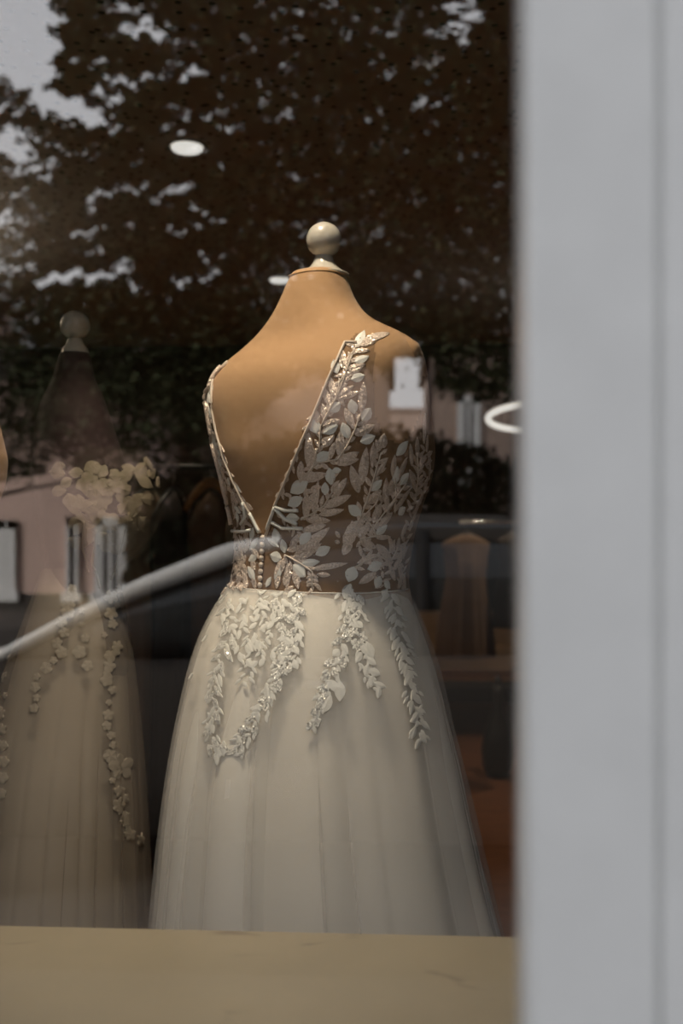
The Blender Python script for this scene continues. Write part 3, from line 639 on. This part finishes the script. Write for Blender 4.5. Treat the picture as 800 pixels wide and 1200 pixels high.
# roof skin with rounded edges, pillars, and the sky highlight put on them as a pale tube
V = []
for x, z in zip(gxs, gzs):
    row = []
    for side in (1, -1):
        a = cabin(x, z - .07, side, .006); b_ = cabin(x, z - .03, side, .010); c_ = (a[0], cy + (b_[1] - cy) * .93, z + .012)
        row += [a, b_, c_] if side == 1 else [c_, b_, a]
    V += [row[0], row[1], row[2], (x, cy, z + .035), row[3], row[4], row[5]]
keep = [i for i, x in enumerate(gxs) if -.72 < x < 1.1]
obj('roof', ([V[i * 7 + k] for i in keep for k in range(7)], grid_faces(len(keep), 7, False)), M['carpaint'], car, True)
for side in (1, -1):
    def pil(p, q, r): return tube([cabin(x, z, side, .004) for x, z in zip(np.linspace(p[0], q[0], 8), np.interp(np.linspace(p[0], q[0], 8), gx, gz) - .02 if p[0] != q[0] else np.linspace(p[1], q[1], 8))], r, 10)
    rx = np.linspace(-1.62, -.47, 40); rz = np.interp(rx, gx, gz) - .015
    obj('pillar_highlight', tube([cabin(x, z, side, .012) for x, z in zip(rx, rz)], [float(np.interp(x, [-1.62, -.72, -.47], [.026, .048, .030])) for x in rx], 10), M['silver'], car, True)
    obj('pillar', tube([cabin(.12, .92, side, .0), cabin(.12, 1.42, side, .0)], .03, 8), M['rubber'], car, True)
    obj('pillar', pil((.95, 1.38), (1.66, .97), .06), M['carpaint'], car, True)
    obj('side_mirror', xform(lathe([(.001, -.09), (.05, -.08), (.075, -.02), (.07, .05), (.04, .085), (.001, .09)], (0, 0, 0), 16), Matrix.Translation((-1.12, cy + side * (hwid + .06), 1.0)) @ Matrix.Rotation(PI / 2, 4, 'Y') @ Matrix.Diagonal((.8, .7, 1, 1))), M['carpaint'], car, True)
    for x in (-.35, .95): obj('door_handle', box(x, cy + side * (hwid + .0), .80, x + .16, cy + side * (hwid + .02) if side > 0 else cy - hwid - .02, .825) if side > 0 else box(x, cy - hwid - .02, .80, x + .16, cy - hwid, .825), M['chrome'], car)
    for x in (-1.95, 1.0):
        M4 = Matrix.Translation((x, cy + side * (hwid - .10), .20)) @ Matrix.Rotation(-side * PI / 2, 4, 'X')
        wv = obj('wheel', xform(lathe([(.19, -.09), (.30, -.095), (.32, -.06), (.32, .07), (.30, .105), (.21, .11), (.20, .085)], (0, 0, 0), 32), M4), M['rubber'], car, True)
        obj('hubcap', xform(join(lathe([(.205, .05), (.20, .10), (.17, .085), (.05, .095), (.001, .10)], (0, 0, 0), 24)), M4), M['chrome'], wv, True)
    obj('headlamp', xform(lathe([(.11, -.02), (.10, .02), (.05, .045), (.001, .05)], (0, 0, 0), 20), Matrix.Translation((-2.66, cy + side * .55, .62)) @ Matrix.Rotation(-PI / 2, 4, 'Y') @ Matrix.Diagonal((.6, 1.3, 1, 1))), M['chrome'], car, True)
# ---- houses
def house(name, label, u0, u1, L, ztop, wallm, wins, depth=7, rise=2.2):
    a = R(u0, 600, L); b_ = R(u1, 600, L); x0, x1 = a.x, b_.x; y = -(L - .43); 
    t = thing('house', label, 'house', ((x0 + x1) / 2, y, 0))
    obj('wall', box(x0, y - depth, 0, x1, y, ztop), wallm, t)
    rz = ztop + rise; o = .12; xm = (x0 + x1) / 2
    v = [(x0 - o, y + o, ztop - .1), (x1 + o, y + o, ztop - .1), (x1 + o, y - depth - o, ztop - .1), (x0 - o, y - depth - o, ztop - .1), (x0 - o, y - depth / 2, rz), (x1 + o, y - depth / 2, rz)]
    obj('roof', (v, [(0, 1, 5, 4), (2, 3, 4, 5), (0, 4, 3), (1, 2, 5), (0, 3, 2, 1)]), M['roof'], t)
    if rise > .5: obj('chimney', box(xm - .3, y - depth / 2 - .3, rz - .4, xm + .3, y - depth / 2 + .3, rz + .8), wallm, t)
    obj('plinth', box(x0 - .03, y, 0, x1 + .03, y + .05, .25), M['kerb'], t)
    for (wu0, wu1, wz0, wz1) in wins:
        xa, xb = R(wu0, 600, L).x, R(wu1, 600, L).x; fr = .13
        w = obj('window', join(box(xa, y, wz0, xa + fr, y + .07, wz1), box(xb - fr, y, wz0, xb, y + .07, wz1), box(xa, y, wz1 - fr, xb, y + .07, wz1), box(xa - .06, y, wz0 - .08, xb + .06, y + .12, wz0 + .06), box((xa + xb) / 2 - .03, y, wz0, (xa + xb) / 2 + .03, y + .06, wz1)), M['trim'], t)
        obj('pane', box(xa + .04, y - .0, wz0 + .04, xb - .04, y + .025, wz1 - .04), M['winglass'], w)
    return t
Z = lambda v, L: P(0, v, L).z
house('house', 'pink rendered house with white windows, mirrored at the left of the glass', -420, 152, 15, 3.5, M['pink'], [(106, 144, Z(700, 15), Z(606, 15)), (-12, 10, Z(700, 15), Z(610, 15)), (72, 86, Z(700, 15), Z(606, 15)), (-160, -110, .9, 2.4)], 7, 1.1)
house('house', 'cream house left of the bright street gap, mirrored over the bare back', 228, 455, 18, 4.4, M['cream'], [(235, 262, .9, 2.4), (300, 330, .9, 2.4), (380, 410, .9, 2.4)], 5, 1.0)
house('house', 'cream house right of the bright street gap, mirrored beside the mullion', 509, 900, 18, 4.7, M['cream'], [(535, 562, 2.0, 3.6), (620, 650, 2.0, 3.6), (720, 750, 2.0, 3.6)], 7, 1.0)
house('house', 'distant pale house closing the bright street gap between the cream houses', 405, 560, 36, Z(478, 36), M['cream'], [(475, 490, 1.0, 2.6)], 5, .15)
# ---- garden wall closing the gap, hedge
# ---- foliage
def leaf_cloud(name, pts, ln, wd_, m, parent, flat=.35):
    n = len(pts); a = rng.uniform(0, 2 * PI, n); tilt = rng.normal(0, flat, n); roll = rng.normal(0, flat, n)
    ax = np.stack([np.cos(a) * np.cos(tilt), np.sin(a) * np.cos(tilt), np.sin(tilt)], 1); sd = np.stack([-np.sin(a), np.cos(a), roll], 1)
    l = ln * rng.uniform(.7, 1.3, (n, 1)); w = wd_ * rng.uniform(.7, 1.3, (n, 1)); off = np.array(root_loc(parent)) if parent else 0
    p = pts - off; V = np.stack([p - ax * l / 2, p + sd * w / 2 + [0, 0, .006], p + ax * l / 2, p - sd * w / 2 + [0, 0, .006]], 1).reshape(-1, 3)
    me = bpy.data.meshes.new(name); me.vertices.add(4 * n); me.vertices.foreach_set('co', V.ravel().astype(np.float32))
    i = np.arange(n) * 4; tri = np.stack([i, i + 1, i + 2, i, i + 2, i + 3], 1).ravel()
    me.loops.add(6 * n); me.loops.foreach_set('vertex_index', tri.astype(np.int32)); me.polygons.add(2 * n); me.polygons.foreach_set('loop_start', (np.arange(2 * n) * 3).astype(np.int32)); me.polygons.foreach_set('loop_total', np.full(2 * n, 3, np.int32))
    me.materials.append(m); me.update(calc_edges=True); me.validate()
    o = bpy.data.objects.new(name, me); col.objects.link(o); o['kind'] = 'stuff'
    if parent: o.parent = parent
    return o
GAPS = [(15, 20, 55, 78, 1), (48, 70, 24, 50, 1), (55, 118, 26, 14, 1), (82, 122, 22, 13, 1), (108, 137, 22, 12, 1), (134, 152, 13, 6, 1), (118, 72, 30, 6, .93), (150, 92, 42, 7, .95), (160, 33, 34, 11, .95), (150, 8, 22, 8, .95), (222, 82, 22, 10, .97), (205, 52, 20, 7, .8), (22, 178, 26, 16, .95), (48, 204, 18, 8, .9), (10, 165, 14, 20, 1), (128, 222, 12, 5, .9), (102, 272, 24, 7, .9), (150, 258, 14, 4, .9), (70, 326, 27, 9, .98), (118, 322, 17, 8, .98), (160, 331, 18, 6, .98), (240, 322, 12, 5, .93), (208, 270, 16, 5, .85), (258, 132, 20, 7, .93), (300, 120, 10, 6, .8),
        (545, 22, 22, 26, .88), (520, 40, 14, 12, .8), (495, 118, 16, 5, .93), (508, 142, 8, 7, .8), (560, 152, 8, 4, .9), (335, 10, 30, 6, .75), (390, 4, 24, 5, .8), (330, 140, 14, 8, .7), (305, 102, 5, 5, .9), (425, 42, 6, 5, .9), (345, 208, 9, 5, .85), (585, 225, 14, 9, .8), (330, 57, 5, 4, .9), (320, 170, 8, 4, .8), (75, 175, 14, 5, .8), (170, 175, 12, 5, .8)]
for _ in range(70): GAPS.append((random.uniform(-20, 270), random.uniform(100, 335), random.uniform(7, 20), random.uniform(3, 7), random.uniform(.82, .97)))
for _ in range(70):
    a = random.choice((210, 250, 330, 420, 470, 530, 555)); GAPS.append((random.gauss(a, 25), abs(random.gauss(20, 85)), random.uniform(4, 9), random.uniform(3, 5), random.uniform(.8, .96)))
def keepmask(p, lower):
    u, v = proj_ref(p); k = np.ones(len(p), bool); q = rng.random(len(p)); u_, v_ = u, v
    u = u_ + 7 * np.sin(v_ * .19 + 1) + 6 * np.sin(v_ * .083 + u_ * .11) + rng.normal(0, 3.5, len(p)); v = v_ + 4 * np.sin(u_ * .23) + 4 * np.sin(u_ * .101 + 2 + v_ * .07) + rng.normal(0, 2, len(p))
    sq = (np.abs(u_ - 482) < 27) & (np.abs(v_ - 447) < 28); k &= ~(sq & (q < .975))
    for a, b, c, d, pr_ in GAPS: k &= ~((((u - a) / c) ** 2 + ((v - b) / d) ** 2 < 1) & (q < pr_))
    u, v = u_, v_
    k &= v < lower(u) + rng.normal(0, 7, len(p))
    k &= (u > -420) & (u < 800) & (v > -620)
    return k
low1 = lambda u: np.interp(u, [-400, 0, 45, 60, 80, 100, 150, 165, 270, 285, 350, 440, 520, 600, 800], [580, 562, 556, 530, 540, 572, 580, 600, 600, 500, 440, 430, 455, 470, 480])
def tree(label, tu, L, spread, ulo, uhi, vlo, vhi, ncl, per, ln, group=None):
    b_ = R(tu, 600, L); b_.z = 0; t = thing('tree', label, 'tree', b_)
    zt = P(tu, vlo, L).z * .8
    trunk = [Vector((b_.x + .12 * math.sin(k * 1.7), b_.y + .1 * math.cos(k * 1.3), zt * k / 8)) for k in range(9)]
    obj('trunk', tube(trunk, [.24 * (1 - .095 * k) for k in range(9)], 12), M['bark'], t, True)
    cu = rng.uniform(ulo, uhi, ncl); cv = rng.uniform(vlo, vhi, ncl); cl = L + rng.uniform(-spread, spread, ncl)
    cen = np.array([R(a, c, l) for a, c, l in zip(cu, cv, cl)])
    pts = np.repeat(cen, per, 0) + rng.normal(0, 1, (ncl * per, 3)) * [.30, .30, .055]
    pts[:, 2] -= .12 * np.hypot(*(pts - np.repeat(cen, per, 0))[:, :2].T) ** 2
    pts = pts[keepmask(pts, low1)]
    leaf_cloud('foliage', pts, ln, ln * .55, M['leafg'], t)
    for k in range(0, ncl, max(1, ncl // 46)):
        c = Vector(cen[k]); zz = max(1.2, min(zt * .95, c.z - .35)); i = min(7, int(zz / zt * 8)); s0 = trunk[i].lerp(trunk[i + 1], zz / zt * 8 - i)
        m_ = s0.lerp(c, .55) + Vector((0, 0, .18)); seg = [s0.lerp(m_, q) * (1 - q) + (m_.lerp(c, q)) * q if False else (s0 * (1 - q) ** 2 + m_ * 2 * q * (1 - q) + c * q * q) for q in np.linspace(0, 1, 6)]
        chk = np.array([tuple(s0 * (1 - q) ** 2 + m_ * 2 * q * (1 - q) + c * q * q) for q in np.linspace(0, 1, 40)]); uu, vv = proj_ref(chk)
        if any((((uu - a) / (c2 + 6)) ** 2 + ((vv - b2) / (d2 + 6)) ** 2 < 1).any() for a, b2, c2, d2, pr_ in GAPS if pr_ > .92): continue
        if ((uu > 250) & (uu < 640) & (vv > 370)).any(): continue
        obj('branch', tube(seg, [.035, .03, .024, .018, .012, .006], 6), M['bark'], t, True)
    return t
tree('broad leafy tree across the street whose crown fills the top of the glass', 690, 9.6, 1.2, 40, 700, -170, 520, 1750, 62, .085)
tree('leafy tree at the left of the street, lower crown under the open sky', -60, 11.5, 1.2, -400, 300, 60, 570, 1350, 58, .095)
tree('dense dark tree behind the others, filling the gaps between houses', 730, 13.2, .9, 20, 760, -170, 480, 1800, 58, .12)
# clipped hedge in front of the right-hand houses
ha, hb = R(150, 600, 11.6), R(820, 600, 11.6)
hd = thing('hedge', 'tall clipped dark hedge along the far pavement', 'hedge', ((ha.x + hb.x) / 2, ha.y, 0))
def htop(x):
    u = 400 + (x - (ha.x + hb.x) / 2) * 0; return 0
nh = 26000; hx = rng.uniform(ha.x, hb.x, nh); hz0 = rng.random(nh); uu = np.interp(hx, [ha.x, hb.x], [150, 820])
top = 1.5 + (600 - np.interp(uu, [150, 165, 270, 290, 400, 500, 560, 600, 820], [575, 560, 560, 520, 500, 512, 525, 548, 560])) / F * 11.6
hy = (ha.y + hb.y) / 2 + np.interp(uu, [150, 820], [(ha.y - hb.y) / 2, -(ha.y - hb.y) / 2]) + rng.uniform(-.35, .35, nh)
leaf_cloud('foliage', np.stack([hx, hy, hz0 * (top + rng.normal(0, .05, nh))], 1), .11, .07, M['hedge'], hd, .9)
obj('stem_core', box(min(ha.x, hb.x), min(ha.y, hb.y) - .05, 0, max(ha.x, hb.x), max(ha.y, hb.y) + .05, 1.5), M['bark'], hd)
# street lamp
lp = R(503, 70, 11.0); pb = R(700, 600, 11.0); pb.z = 0
sl = thing('street_lamp', 'street lamp with a flat pale head among the leaves, mirrored near the top right', 'street lamp', pb)
obj('post', tube([pb, Vector((pb.x, pb.y, lp.z - .2))], [.07, .045], 12), M['black'], sl, True)
obj('arm', tube([Vector((pb.x, pb.y, lp.z - .25)), Vector((pb.x - .3, pb.y, lp.z + .02)), Vector((lp.x + .15, lp.y, lp.z + .05))], .03, 8), M['black'], sl, True)
hdm = Matrix.Translation(lp) @ Matrix.Rotation(-.17, 4, 'Y')
obj('lamp_head', xform(box(-.2, -.09, .035, .2, .09, .075), hdm), M['black'], sl); obj('diffuser', xform(box(-.175, -.075, -.045, .165, .09, .035), hdm), M['lampglow'], sl)
